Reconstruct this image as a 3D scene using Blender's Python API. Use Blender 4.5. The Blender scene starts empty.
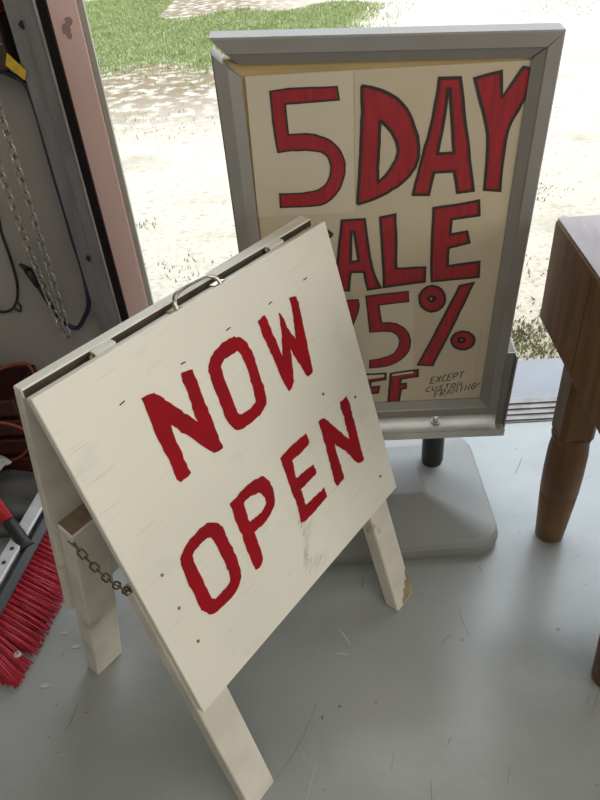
import bpy, bmesh, math, random
from mathutils import Vector, Matrix
from mathutils.geometry import tessellate_polygon
random.seed(7)
C = bpy.context.scene.collection
SC = bpy.context.scene
V = Vector

# ---------------------------------------------------------------- camera
cd = bpy.data.cameras.new('camera'); cam = bpy.data.objects.new('camera', cd); C.objects.link(cam)
cd.sensor_fit = 'VERTICAL'; cd.sensor_height = 24; cd.sensor_width = 18
cd.lens = 692 * 24 / 800; cd.clip_start = 0.02; cd.clip_end = 200
rt = V((0.99755, 0.00211, -0.06990)); dn = V((-0.05343, -0.62174, -0.78140)); fw = V((-0.04511, 0.78322, -0.62010))
M = Matrix((( rt.x, -dn.x, -fw.x, 0), (rt.y, -dn.y, -fw.y, 0), (rt.z, -dn.z, -fw.z, 1.5), (0, 0, 0, 1)))
cam.matrix_world = M
SC.camera = cam

# ---------------------------------------------------------------- sky, lights, exposure
SC.view_settings.view_transform = 'Standard'; SC.view_settings.look = 'None'
SC.view_settings.gamma = 1; SC.view_settings.exposure = 0.0
SC.view_settings.use_curve_mapping = False
w = bpy.data.worlds.new('sky'); SC.world = w; w.use_nodes = True
nt = w.node_tree; bg = nt.nodes['Background']; bg.inputs[1].default_value = 3.0
tc = nt.nodes.new('ShaderNodeTexCoord'); sx = nt.nodes.new('ShaderNodeSeparateXYZ'); rp = nt.nodes.new('ShaderNodeValToRGB')
nt.links.new(tc.outputs['Generated'], sx.inputs[0]); nt.links.new(sx.outputs['Z'], rp.inputs[0]); nt.links.new(rp.outputs[0], bg.inputs[0])
rp.color_ramp.elements[0].position = 0.0; rp.color_ramp.elements[0].color = (1.0, 0.98, 0.95, 1)
rp.color_ramp.elements[1].position = 0.8; rp.color_ramp.elements[1].color = (0.70, 0.84, 1.0, 1)
sl = bpy.data.lights.new('sun', 'SUN'); so = bpy.data.objects.new('sun', sl); C.objects.link(so)
sl.energy = 1.6; sl.angle = math.radians(40); sl.color = (1, 0.95, 0.86)
so.rotation_euler = (math.radians(-12), math.radians(10), 0)
def area(name, loc, size, e, col, rot=(0, 0, 0)):
    l = bpy.data.lights.new(name, 'AREA'); l.shape = 'RECTANGLE'; l.size, l.size_y = size; l.energy = e; l.color = col
    o = bpy.data.objects.new(name, l); C.objects.link(o); o.location = loc; o.rotation_euler = rot
    return o
area('ceiling_lamp', (0.7, -1.2, 2.95), (2.4, 1.6), 38, (1.0, 0.95, 0.87))
area('side_fill', (3.95, -1.5, 1.75), (1.7, 2.6), 80, (1.0, 0.97, 0.91), (0, math.radians(90), 0))  # unseen fill light added from the right; the wall has no window

# ---------------------------------------------------------------- materials
def mat(name, col, rough=0.6, metal=0.0, spec=0.5, var=0.0, scale=8.0, col2=None, stretch=(1, 1, 1), bump=0.0, bscale=None, detail=4.0, contrast=(0.35, 0.65), rvar=0.0):
    m = bpy.data.materials.new(name); m.use_nodes = True
    n = m.node_tree.nodes; L = m.node_tree.links; b = n['Principled BSDF']
    b.inputs['Base Color'].default_value = (*col, 1); b.inputs['Roughness'].default_value = rough
    b.inputs['Metallic'].default_value = metal; b.inputs['Specular IOR Level'].default_value = spec
    if var or col2 or bump:
        t = n.new('ShaderNodeTexCoord'); mp = n.new('ShaderNodeMapping'); mp.inputs['Scale'].default_value = stretch
        L.new(t.outputs['Object'], mp.inputs[0])
        no = n.new('ShaderNodeTexNoise'); no.inputs['Scale'].default_value = scale; no.inputs['Detail'].default_value = detail
        L.new(mp.outputs[0], no.inputs['Vector'])
        if var or col2:
            r = n.new('ShaderNodeValToRGB'); L.new(no.outputs['Fac'], r.inputs[0])
            c2 = col2 or tuple(max(0, c * (1 - var)) for c in col)
            r.color_ramp.elements[0].position = contrast[0]; r.color_ramp.elements[0].color = (*c2, 1)
            r.color_ramp.elements[1].position = contrast[1]; r.color_ramp.elements[1].color = (*col, 1)
            L.new(r.outputs[0], b.inputs['Base Color'])
        if bump:
            nb = no
            if bscale:
                nb = n.new('ShaderNodeTexNoise'); nb.inputs['Scale'].default_value = bscale; nb.inputs['Detail'].default_value = 5
                L.new(mp.outputs[0], nb.inputs['Vector'])
            bp = n.new('ShaderNodeBump'); bp.inputs['Strength'].default_value = bump; bp.inputs['Distance'].default_value = 0.01
            L.new(nb.outputs['Fac'], bp.inputs['Height']); L.new(bp.outputs[0], b.inputs['Normal'])
    return m
def nodes(m): return m.node_tree.nodes, m.node_tree.links, m.node_tree.nodes['Principled BSDF']
def overlay(m, col, kind='noise', scale=20, lo=0.6, hi=0.7, stretch=(1, 1, 1), rot=(0, 0, 0), amount=1.0, coords='Object'):
    """mixes a shaped mark (stain, scratch, crack, speck) over a material's colour"""
    n, L, b = nodes(m)
    t = n.new('ShaderNodeTexCoord'); mp = n.new('ShaderNodeMapping'); mp.inputs['Scale'].default_value = stretch; mp.inputs['Rotation'].default_value = rot
    L.new(t.outputs[coords], mp.inputs[0])
    if kind == 'noise':
        s = n.new('ShaderNodeTexNoise'); s.inputs['Scale'].default_value = scale; s.inputs['Detail'].default_value = 6; o = s.outputs['Fac']
    elif kind == 'voronoi':
        s = n.new('ShaderNodeTexVoronoi'); s.inputs['Scale'].default_value = scale; o = s.outputs['Distance']
    elif kind == 'edge':
        s = n.new('ShaderNodeTexVoronoi'); s.feature = 'DISTANCE_TO_EDGE'; s.inputs['Scale'].default_value = scale; o = s.outputs['Distance']
    L.new(mp.outputs[0], s.inputs['Vector'])
    mr = n.new('ShaderNodeMapRange'); mr.inputs['From Min'].default_value = lo; mr.inputs['From Max'].default_value = hi
    mr.inputs['To Min'].default_value = 0; mr.inputs['To Max'].default_value = amount
    L.new(o, mr.inputs['Value'])
    mx = n.new('ShaderNodeMix'); mx.data_type = 'RGBA'
    L.new(mr.outputs[0], mx.inputs[0])
    src = b.inputs['Base Color']
    if src.links: L.new(src.links[0].from_socket, mx.inputs[6])
    else: mx.inputs[6].default_value = src.default_value
    mx.inputs[7].default_value = (*col, 1)
    L.new(mx.outputs[2], b.inputs['Base Color'])
    return m

m_floor = mat('painted_concrete', (0.325, 0.339, 0.328), 0.25, spec=0.7, col2=(0.26, 0.273, 0.263), scale=2.2, bump=0.06, bscale=30)
overlay(m_floor, (0.06, 0.055, 0.05), 'noise', 40, 0.70, 0.73, (1, 1, 1), (0, 0, 0), 0.7)
overlay(m_floor, (0.17, 0.16, 0.14), 'noise', 2.6, 0.55, 0.75, (1, 1, 1), (0, 0, 0), 0.40)
m_scratch = mat('floor_scratch', (0.11, 0.11, 0.105), 0.5)
m_scratch_pale = mat('pale_floor_scratch', (0.46, 0.47, 0.46), 0.5)
m_apron = mat('outdoor_concrete', (0.255, 0.265, 0.285), 0.7, var=0.12, scale=6)
m_gravel = mat('gravel', (0.46, 0.405, 0.32), 0.9, col2=(0.33, 0.28, 0.205), scale=38, contrast=(0.25, 0.5), bump=0.5, bscale=60, detail=8)
overlay(m_gravel, (0.14, 0.115, 0.08), 'noise', 16, 0.60, 0.70, (1, 1.6, 1), (0, 0, 0), 0.45)
overlay(m_gravel, (0.22, 0.19, 0.12), 'noise', 1.3, 0.56, 0.72, (1, 1.6, 1), (0, 0, 0.3), 0.5)
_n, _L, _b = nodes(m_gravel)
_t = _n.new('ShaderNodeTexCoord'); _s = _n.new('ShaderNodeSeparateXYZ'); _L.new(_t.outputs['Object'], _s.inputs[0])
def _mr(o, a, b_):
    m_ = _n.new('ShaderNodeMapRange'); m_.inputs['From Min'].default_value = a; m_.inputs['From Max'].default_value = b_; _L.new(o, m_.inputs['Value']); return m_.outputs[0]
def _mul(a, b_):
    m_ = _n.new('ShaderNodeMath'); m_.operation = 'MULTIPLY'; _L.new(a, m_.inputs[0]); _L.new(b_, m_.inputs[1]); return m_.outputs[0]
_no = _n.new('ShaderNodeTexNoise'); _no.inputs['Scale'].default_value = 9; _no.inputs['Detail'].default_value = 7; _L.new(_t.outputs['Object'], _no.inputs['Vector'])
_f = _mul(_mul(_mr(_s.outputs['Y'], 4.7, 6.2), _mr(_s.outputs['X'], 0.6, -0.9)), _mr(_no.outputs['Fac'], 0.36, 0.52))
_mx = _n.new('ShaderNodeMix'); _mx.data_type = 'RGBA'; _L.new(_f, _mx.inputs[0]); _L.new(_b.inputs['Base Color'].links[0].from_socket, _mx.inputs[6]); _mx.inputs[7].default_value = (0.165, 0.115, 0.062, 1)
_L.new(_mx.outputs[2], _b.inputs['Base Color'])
m_lawn = mat('lawn_soil', (0.18, 0.23, 0.095), 0.95, col2=(0.28, 0.27, 0.16), scale=5)
m_grass = mat('grass_blade', (0.215, 0.265, 0.080), 0.7, col2=(0.30, 0.32, 0.13), scale=3)
m_weed = mat('weed_blade', (0.19, 0.225, 0.085), 0.7, col2=(0.28, 0.25, 0.13), scale=20)
m_wall = mat('dingy_grey_wall', (0.36, 0.34, 0.31), 0.6, col2=(0.30, 0.285, 0.26), scale=2.5, bump=0.05, bscale=40)
m_room = mat('room_wall', (0.55, 0.53, 0.5), 0.8)
m_ceil = mat('ceiling_paint', (0.6, 0.58, 0.55), 0.8)
m_rail = mat('galvanised_rail', (0.27, 0.27, 0.27), 0.45, metal=0.6, col2=(0.20, 0.20, 0.20), scale=6, stretch=(4, 4, 1))
overlay(m_rail, (0.07, 0.06, 0.05), 'noise', 9, 0.68, 0.72, amount=0.7)
m_pink = mat('primer_pink_steel', (0.74, 0.52, 0.49), 0.55, col2=(0.68, 0.475, 0.445), scale=4, stretch=(2, 2, 0.6))
m_stain = mat('brown_stain', (0.33, 0.215, 0.20), 0.7)
m_dark = mat('gap_hole_shade', (0.012, 0.011, 0.011), 0.7)  # near-black painted for the shade inside the jamb gap and rail holes
m_maroon = mat('maroon_edge', (0.09, 0.03, 0.03), 0.6)
m_whitestrip = mat('white_strip', (0.34, 0.335, 0.29), 0.6)
m_alu = mat('threshold_metal', (0.23, 0.215, 0.205), 0.5, metal=0.6, var=0.3, scale=20)
def wood_paint(name, base, dark, rot):
    m = mat(name, base, 0.55, col2=tuple(c * 0.93 for c in base), scale=3, bump=0.12, bscale=14, stretch=(1, 1, 1))
    return m
m_board = mat('cream_painted_plywood', (0.72, 0.69, 0.595), 0.5, col2=(0.67, 0.64, 0.55), scale=2.4, detail=3)
m_edge = mat('cream_painted_timber', (0.66, 0.62, 0.53), 0.6, col2=(0.54, 0.50, 0.42), scale=9, bump=0.2, bscale=25)
overlay(m_edge, (0.22, 0.17, 0.11), 'noise', 13, 0.66, 0.74, amount=0.6)
m_rawwood = mat('bare_cut_wood', (0.24, 0.175, 0.115), 0.8, var=0.4, scale=30)
m_slot_shade = mat('slot_shade_wood', (0.10, 0.08, 0.055), 0.8, var=0.4, scale=20)  # shade of the slot painted into the rail's inner face
m_splint = mat('splintered_wood', (0.40, 0.31, 0.19), 0.8, col2=(0.24, 0.17, 0.09), scale=22, stretch=(2, 2, 0.4))
m_crack = mat('paint_crack', (0.40, 0.37, 0.31), 0.8)
m_red = mat('red_sign_paint', (0.29, 0.004, 0.010), 0.6, spec=0.12, col2=(0.22, 0.004, 0.009), scale=14)
m_redbrush = mat('red_poster_paint', (0.34, 0.016, 0.02), 0.6, col2=(0.24, 0.012, 0.018), scale=16, stretch=(10, 1, 1))
m_ink = mat('black_marker', (0.035, 0.022, 0.018), 0.6)
m_note = mat('brown_marker', (0.05, 0.033, 0.02), 0.6)
m_poster = mat('cream_poster_card', (0.53, 0.45, 0.32), 0.6, col2=(0.49, 0.41, 0.29), scale=3)
m_sheet = mat('pale_poster_card', (0.58, 0.51, 0.385), 0.6, col2=(0.54, 0.475, 0.355), scale=3)
m_ply = mat('yellowed_backing_wood', (0.46, 0.34, 0.15), 0.6, col2=(0.36, 0.26, 0.11), scale=6, stretch=(1, 1, 8))
m_frame = mat('grey_anodised_aluminium', (0.29, 0.275, 0.25), 0.5, metal=0.3, var=0.12, scale=5)
m_tray = mat('pale_steel_tray', (0.60, 0.58, 0.52), 0.4, metal=0.3, var=0.15, scale=8)
m_chrome = mat('worn_chrome', (0.62, 0.58, 0.5), 0.28, metal=1.0, var=0.3, scale=40)
m_brass = mat('tarnished_brass', (0.32, 0.26, 0.16), 0.4, metal=1.0, var=0.4, scale=60)
m_zinc = mat('zinc_chain', (0.64, 0.61, 0.56), 0.28, metal=0.92, var=0.5, scale=50)
m_spring = mat('black_spring_steel', (0.02, 0.02, 0.022), 0.45)
m_base = mat('grey_moulded_plastic', (0.20, 0.205, 0.195), 0.55, var=0.1, scale=5)
m_block = mat('butcher_block_wood', (0.19, 0.105, 0.042), 0.55, spec=0.25, col2=(0.115, 0.060, 0.023), scale=6, stretch=(6, 6, 0.7), bump=0.05)
overlay(m_block, (0.06, 0.03, 0.015), 'noise', 12, 0.71, 0.74, amount=0.8)
m_top = mat('sky_paled_table_top', (0.31, 0.265, 0.265), 0.42, col2=(0.24, 0.195, 0.19), scale=9, stretch=(4, 1, 1))  # sky reflection put into the colour, paler than the block
m_leg = mat('turned_leg_wood', (0.155, 0.085, 0.037), 0.5, spec=0.25, col2=(0.10, 0.054, 0.022), scale=5, stretch=(5, 5, 0.6))
m_bristle = mat('red_bristles', (0.46, 0.022, 0.045), 0.5, col2=(0.34, 0.014, 0.03), scale=40)
m_bblock = mat('dark_grey_broom_block', (0.04, 0.042, 0.045), 0.5, var=0.25, scale=12)
m_silver = mat('silver_bar', (0.78, 0.79, 0.81), 0.35, metal=0.25, var=0.15, scale=20)
m_grip = mat('black_rubber_grip', (0.015, 0.014, 0.016), 0.5)
m_redh = mat('red_handle', (0.45, 0.012, 0.016), 0.35)
m_cable = mat('dark_blue_cable', (0.012, 0.016, 0.05), 0.45)
m_black = mat('black_wire', (0.014, 0.012, 0.012), 0.5)
m_orange = mat('orange_cord', (0.26, 0.045, 0.03), 0.5)
m_yellow = mat('yellow_tag', (0.60, 0.40, 0.03), 0.5, var=0.25, scale=60)
m_housing = mat('dark_brown_housing', (0.06, 0.035, 0.024), 0.6, var=0.3, scale=12)
m_redcap = mat('red_cap', (0.30, 0.01, 0.01), 0.5)
m_crate = mat('dark_maroon_crate', (0.085, 0.02, 0.018), 0.6, var=0.5, scale=10)
m_bag = mat('grey_plastic_bag', (0.085, 0.08, 0.072), 0.5, col2=(0.05, 0.047, 0.043), scale=12, bump=0.8)
m_rag = mat('dirty_white_rag', (0.46, 0.43, 0.38), 0.8, var=0.3, scale=30)
m_scuff = mat('green_grey_scuff', (0.30, 0.31, 0.25), 0.8)

# ---------------------------------------------------------------- builders
class B:
    def __init__(s): s.bm = bmesh.new(); s.smooth = False
    def prism(s, pts, d, mi=0):
        """polygon pts (3D, planar) pushed along d"""
        vs = [s.bm.verts.new(V(p)) for p in pts]; n = len(vs)
        ws = [s.bm.verts.new(V(p) + V(d)) for p in pts]
        fs = [s.bm.faces.new(vs), s.bm.faces.new(ws[::-1])]
        for i in range(n): fs.append(s.bm.faces.new((vs[(i + 1) % n], vs[i], ws[i], ws[(i + 1) % n])))
        for f in fs: f.material_index = mi
        return s
    def hexa(s, lo, hi, mi=0):
        """lo, hi: four corners each, same order"""
        a = [s.bm.verts.new(V(p)) for p in lo]; b = [s.bm.verts.new(V(p)) for p in hi]
        for f in ([a[3], a[2], a[1], a[0]], b, *[[a[i], a[(i + 1) % 4], b[(i + 1) % 4], b[i]] for i in range(4)]):
            s.bm.faces.new(f).material_index = mi
        return s
    def box(s, x0, x1, y0, y1, z0, z1, mi=0):
        return s.hexa([(x0, y0, z0), (x1, y0, z0), (x1, y1, z0), (x0, y1, z0)], [(x0, y0, z1), (x1, y0, z1), (x1, y1, z1), (x0, y1, z1)], mi)
    def obox(s, o, u, v, n, a, b, c, mi=0):
        """box in a frame: a, b, c ranges along u, v, n"""
        P = lambda i, j, k: o + u * a[i] + v * b[j] + n * c[k]
        return s.hexa([P(0, 0, 0), P(1, 0, 0), P(1, 1, 0), P(0, 1, 0)], [P(0, 0, 1), P(1, 0, 1), P(1, 1, 1), P(0, 1, 1)], mi)
    def bevel(s, w, seg=2):
        bmesh.ops.recalc_face_normals(s.bm, faces=s.bm.faces)
        bmesh.ops.bevel(s.bm, geom=list(s.bm.edges), offset=w, segments=seg, affect='EDGES', profile=0.5, clamp_overlap=True)
        return s
    def tube(s, pts, r, seg=10, cap=True, closed=False, mi=0):
        pts = [V(p) for p in pts]; n = len(pts); rr = r if isinstance(r, (list, tuple)) else [r] * n
        rings = []; up = None
        for i, p in enumerate(pts):
            if closed: t = pts[(i + 1) % n] - pts[i - 1]
            else: t = pts[min(i + 1, n - 1)] - pts[max(i - 1, 0)]
            t.normalize()
            if up is None:
                up = V((0, 0, 1)) if abs(t.z) < 0.9 else V((1, 0, 0))
            a = t.cross(up).normalized(); b = a.cross(t).normalized(); up = b
            rings.append([s.bm.verts.new(p + (a * math.cos(2 * math.pi * k / seg) + b * math.sin(2 * math.pi * k / seg)) * rr[i]) for k in range(seg)])
        for i in range(n if closed else n - 1):
            A, Bq = rings[i], rings[(i + 1) % n]
            for k in range(seg):
                f = s.bm.faces.new((A[k], A[(k + 1) % seg], Bq[(k + 1) % seg], Bq[k])); f.smooth = True; f.material_index = mi
        if cap and not closed:
            s.bm.faces.new(rings[0][::-1]).material_index = mi; s.bm.faces.new(rings[-1]).material_index = mi
        return s
    def lathe(s, c, prof, seg=28, mi=0):
        """prof: (r, z) from below upward about the vertical through c"""
        rings = [[s.bm.verts.new((c[0] + r * math.cos(2 * math.pi * k / seg), c[1] + r * math.sin(2 * math.pi * k / seg), z)) for k in range(seg)] for r, z in prof]
        for A, Bq in zip(rings, rings[1:]):
            for k in range(seg):
                f = s.bm.faces.new((A[k], A[(k + 1) % seg], Bq[(k + 1) % seg], Bq[k])); f.smooth = True; f.material_index = mi
        s.bm.faces.new(rings[0][::-1]).material_index = mi; s.bm.faces.new(rings[-1]).material_index = mi
        return s
    def done(s, name, ms, parent=None, origin=None, recalc=True):
        if recalc: bmesh.ops.recalc_face_normals(s.bm, faces=s.bm.faces)
        me = bpy.data.meshes.new(name)
        s.bm.to_mesh(me); s.bm.free()
        for m in (ms if isinstance(ms, (list, tuple)) else [ms]): me.materials.append(m)
        o = bpy.data.objects.new(name, me); C.objects.link(o)
        if parent:
            og = V(parent['_o']); o.parent = parent; o['_o'] = list(og)
        else:
            if origin is None:
                xs = [v.co for v in me.vertices]
                origin = ((min(p.x for p in xs) + max(p.x for p in xs)) / 2, (min(p.y for p in xs) + max(p.y for p in xs)) / 2, min(p.z for p in xs))
            og = V(origin); o.location = og; o['_o'] = list(og)
        me.transform(Matrix.Translation(-og))
        return o
def tag(o, label, cat, group=None, kind=None):
    o['label'] = label; o['category'] = cat
    if group: o['group'] = group
    if kind: o['kind'] = kind
    return o
def thing(name, loc, label, cat, group=None):
    o = bpy.data.objects.new(name, None); C.objects.link(o); o.location = loc; o['_o'] = list(loc)
    o.empty_display_size = 0.1
    return tag(o, label, cat, group)
def struct(o, label=None, cat=None):
    o['kind'] = 'structure'
    if label: o['label'] = label
    if cat: o['category'] = cat
    return o
def smooth(pts, k=6, closed=False):
    pts = [V(p) for p in pts]; n = len(pts); out = []
    for i in range(n if closed else n - 1):
        if closed: p0, p1, p2, p3 = pts[i - 1], pts[i], pts[(i + 1) % n], pts[(i + 2) % n]
        else: p0, p1, p2, p3 = pts[max(i - 1, 0)], pts[i], pts[i + 1], pts[min(i + 2, n - 1)]
        for j in range(k):
            t = j / k
            out.append(0.5 * ((2 * p1) + (p2 - p0) * t + (2 * p0 - 5 * p1 + 4 * p2 - p3) * t * t + (3 * p1 - p0 - 3 * p2 + p3) * t ** 3))
    if not closed: out.append(pts[-1])
    return out

# ---------------------------------------------------------------- the setting
YW = 1.80                                     # inner face of the door wall
fl = B(); fl.box(-3, 4, -4, 1.84, -0.12, 0)
for k in range(150):
    x, y = random.uniform(-1.0, 1.1), random.uniform(-0.2, 1.5); a = random.choice([1.9, 0.7, 1.2, 0.2]) + random.gauss(0, 0.25)
    ln = random.choice([0.03, 0.05, 0.08, 0.22]) * random.uniform(0.6, 1.5); wd = random.uniform(0.0004, 0.0012); cv = random.gauss(0, 0.25); vs = []
    for t in range(6):
        aa = a + cv * t / 5; px, py = x + math.cos(aa) * ln * t / 5, y + math.sin(aa) * ln * t / 5; ww = wd * (0.35 + 0.65 * math.sin(math.pi * (t + .5) / 6))
        vs.append((fl.bm.verts.new((px - math.sin(aa) * ww, py + math.cos(aa) * ww, 0.0003)), fl.bm.verts.new((px + math.sin(aa) * ww, py - math.cos(aa) * ww, 0.0003))))
    for (p0, p1), (q0, q1) in zip(vs, vs[1:]):
        fl.bm.faces.new((p0, p1, q1, q0)).material_index = 1 if k % 4 else 2
struct(fl.done('floor', [m_floor, m_scratch, m_scratch_pale], origin=(0, 0, 0)), 'grey painted concrete floor with scratches and scuffs', 'floor')
struct(B().box(-6, 6, 1.84, 2.06, -0.12, -0.001).done('apron', m_apron), 'pale concrete apron just outside the door threshold', 'apron')
struct(B().box(-14, 14, 2.06, 30, -0.14, -0.012).done('ground', m_gravel, origin=(0, 0, 0)), 'pale gravel drive outside the open door', 'gravel drive')
wb = B()
wb.box(-3, -0.60, YW, 1.86, 0, 3.0); wb.box(2.8, 4, YW, 1.92, 0, 3.0); wb.box(-0.60, 2.8, YW, 1.92, 2.6, 3.0)
struct(wb.done('wall_front', m_wall), 'dingy grey wall left of the open door', 'wall')
struct(B().box(-3.1, -3, -4, 1.92, 0, 3.0).done('wall_left', m_room), 'side wall of the workshop', 'wall')
struct(B().box(4, 4.1, -4, 1.92, 0, 3.0).done('wall_right', m_room), 'right side wall of the workshop', 'wall')
struct(B().box(-3.1, 4.1, -4.1, -4, 0, 3.0).done('wall_back', m_room), 'back wall of the workshop', 'wall')
struct(B().box(-3.1, 4.1, -4.1, 1.92, 3.0, 3.1).done('ceiling', m_ceil), 'workshop ceiling', 'ceiling')
# door jamb, from the wall towards the opening
rb = B(); rb.box(-0.654, -0.596, 1.700, 1.712, 0, 2.6); rb.box(-0.5975, -0.5945, 1.696, 1.712, 0, 2.6, 1); rb.box(-0.660, -0.654, 1.70, YW, 0, 2.6)
rb.box(-0.628, -0.626, 1.698, 1.700, 0, 2.6)
def spot(b, x, y, z, r, mi, k=12):
    y -= r * 0.03
    b.prism([(x + r * math.cos(2 * math.pi * i / k) * random.uniform(.8, 1.15), y, z + r * 1.15 * math.sin(2 * math.pi * i / k) * random.uniform(.8, 1.15)) for i in range(k)], (0, -0.0006, 0), mi)
for z_ in (1.245, 0.68, 0.30): spot(rb, -0.632, 1.6998, z_, 0.0085, 2)
struct(rb.done('trim_1', [m_rail, m_alu, m_dark]), 'grey steel door guide rail with a bright edge', 'door rail')
struct(B().box(-0.654, -0.583, 1.772, 1.86, 0, 2.6).done('trim_2', m_dark), 'dark gap between guide rail and pink jamb', 'door gap')  # solid fill coloured as the shade inside the open gap
pb = B(); pb.box(-0.584, -0.521, 1.755, 1.79, 0, 2.6); pb.box(-0.590, -0.584, 1.76, 1.79, 0, 2.6, 1)
for x_, z_, r_ in ((-0.556, 1.220, 0.0105), (-0.546, 1.236, 0.0085), (-0.553, 1.207, 0.007)): spot(pb, x_, 1.7548, z_, r_, 2)
struct(pb.done('trim_3', [m_pink, m_maroon, m_stain]), 'pink primed steel door jamb with dark stains', 'door jamb')
struct(B().box(-0.5195, -0.507, 1.765, 1.777, 0, 2.6).done('trim_4', m_whitestrip), 'thin white strip on the outer side of the pink jamb', 'door strip')
tb = B(); tb.box(-0.51, 2.8, 1.715, 1.835, 0.0, 0.003)
for y in (1.722, 1.750, 1.778, 1.806): tb.box(-0.51, 2.8, y, y + 0.013, 0.003, 0.008)
struct(tb.done('trim_5', m_alu), 'ribbed metal door track set across the threshold', 'threshold')

# lawn beyond the gravel drive, and weeds in it
def blades(name, spots, hmin, hmax, wd, m, label, cat):
    bm = bmesh.new()
    for (x, y, z) in spots:
        a = random.uniform(0, math.pi); h = random.uniform(hmin, hmax); lx, ly = random.gauss(0, 0.4) * h, random.gauss(0, 0.4) * h
        dx, dy = math.cos(a) * wd, math.sin(a) * wd
        v = [bm.verts.new(p) for p in ((x - dx, y - dy, z), (x + dx, y + dy, z), (x + dx * .6 + lx * .4, y + dy * .6 + ly * .4, z + h * .6), (x - dx * .6 + lx * .4, y - dy * .6 + ly * .4, z + h * .6), (x + lx, y + ly, z + h))]
        bm.faces.new((v[0], v[1], v[2], v[3])); bm.faces.new((v[3], v[2], v[4]))
    b = B(); b.bm.free(); b.bm = bm
    return tag(b.done(name, m, recalc=False), label, cat, kind='stuff')
def lawn_edge(y):                              # the lawn's right edge bows along the drive
    return 0.55 + 0.10 * (y - 6) + 0.12 * math.sin(y * 2.1)
def lawn_front(x): return 6.75 + 0.12 * math.sin(x * 3) + 0.10 * math.sin(x * 7.3) + 0.15 * max(0, x)
lp = [(-7, 7.2), (-5, 7.2)] + [(x * 0.2, lawn_front(x * 0.2) + 0.35) for x in range(-20, 3)] + [(lawn_edge(y * 0.3) - 0.3, y * 0.3) for y in range(25, 33)] + [(-0.2, 9.6), (-1.7, 9.55), (-2.2, 10.5), (-2.4, 13), (-7, 13)]
lb = B(); lb.prism([(x, y, -0.012) for x, y in lp], (0, 0, 0.004))
struct(lb.done('lawn', m_lawn), 'green lawn beyond the gravel drive', 'lawn')
sp = []
while len(sp) < 48000:
    x, y = random.uniform(-4.2, 1.6), random.uniform(5.9, 11.5)
    f = min((lawn_edge(y) - x) / 0.35, (y - lawn_front(x)) / 0.6)
    if y > 9.7 + 0.2 * math.sin(x * 5) and x > -1.9: continue
    if random.random() < f or (f > -0.8 and random.random() < 0.06): sp.append((x, y, -0.008))
blades('grass', sp, 0.015, 0.045, 0.006, m_grass, 'short green grass growing on the lawn beyond the drive', 'grass')
sp = []
for cx, cy, r, n in ((0.73, 2.22, 0.07, 420), (0.92, 2.28, 0.10, 420), (0.80, 2.12, 0.05, 160), (0.66, 2.14, 0.06, 120), (1.05, 3.55, 0.10, 90), (1.16, 3.62, 0.08, 70), (-0.60, 2.9, 0.10, 60), (0.95, 2.75, 0.10, 50), (3.0, 8.6, 0.5, 500), (-1.3, 5.3, 0.35, 120), (-1.8, 5.6, 0.4, 200), (-0.95, 3.5, 0.05, 25), (-0.8, 3.0, 0.08, 25)):
    for k in range(n): sp.append((random.gauss(cx, r), max(2.07, random.gauss(cy, r * 0.7)), -0.014))
blades('weeds', sp, 0.006, 0.026, 0.0045, m_weed, 'tufts of dry green weeds growing through the gravel', 'weeds')

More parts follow.
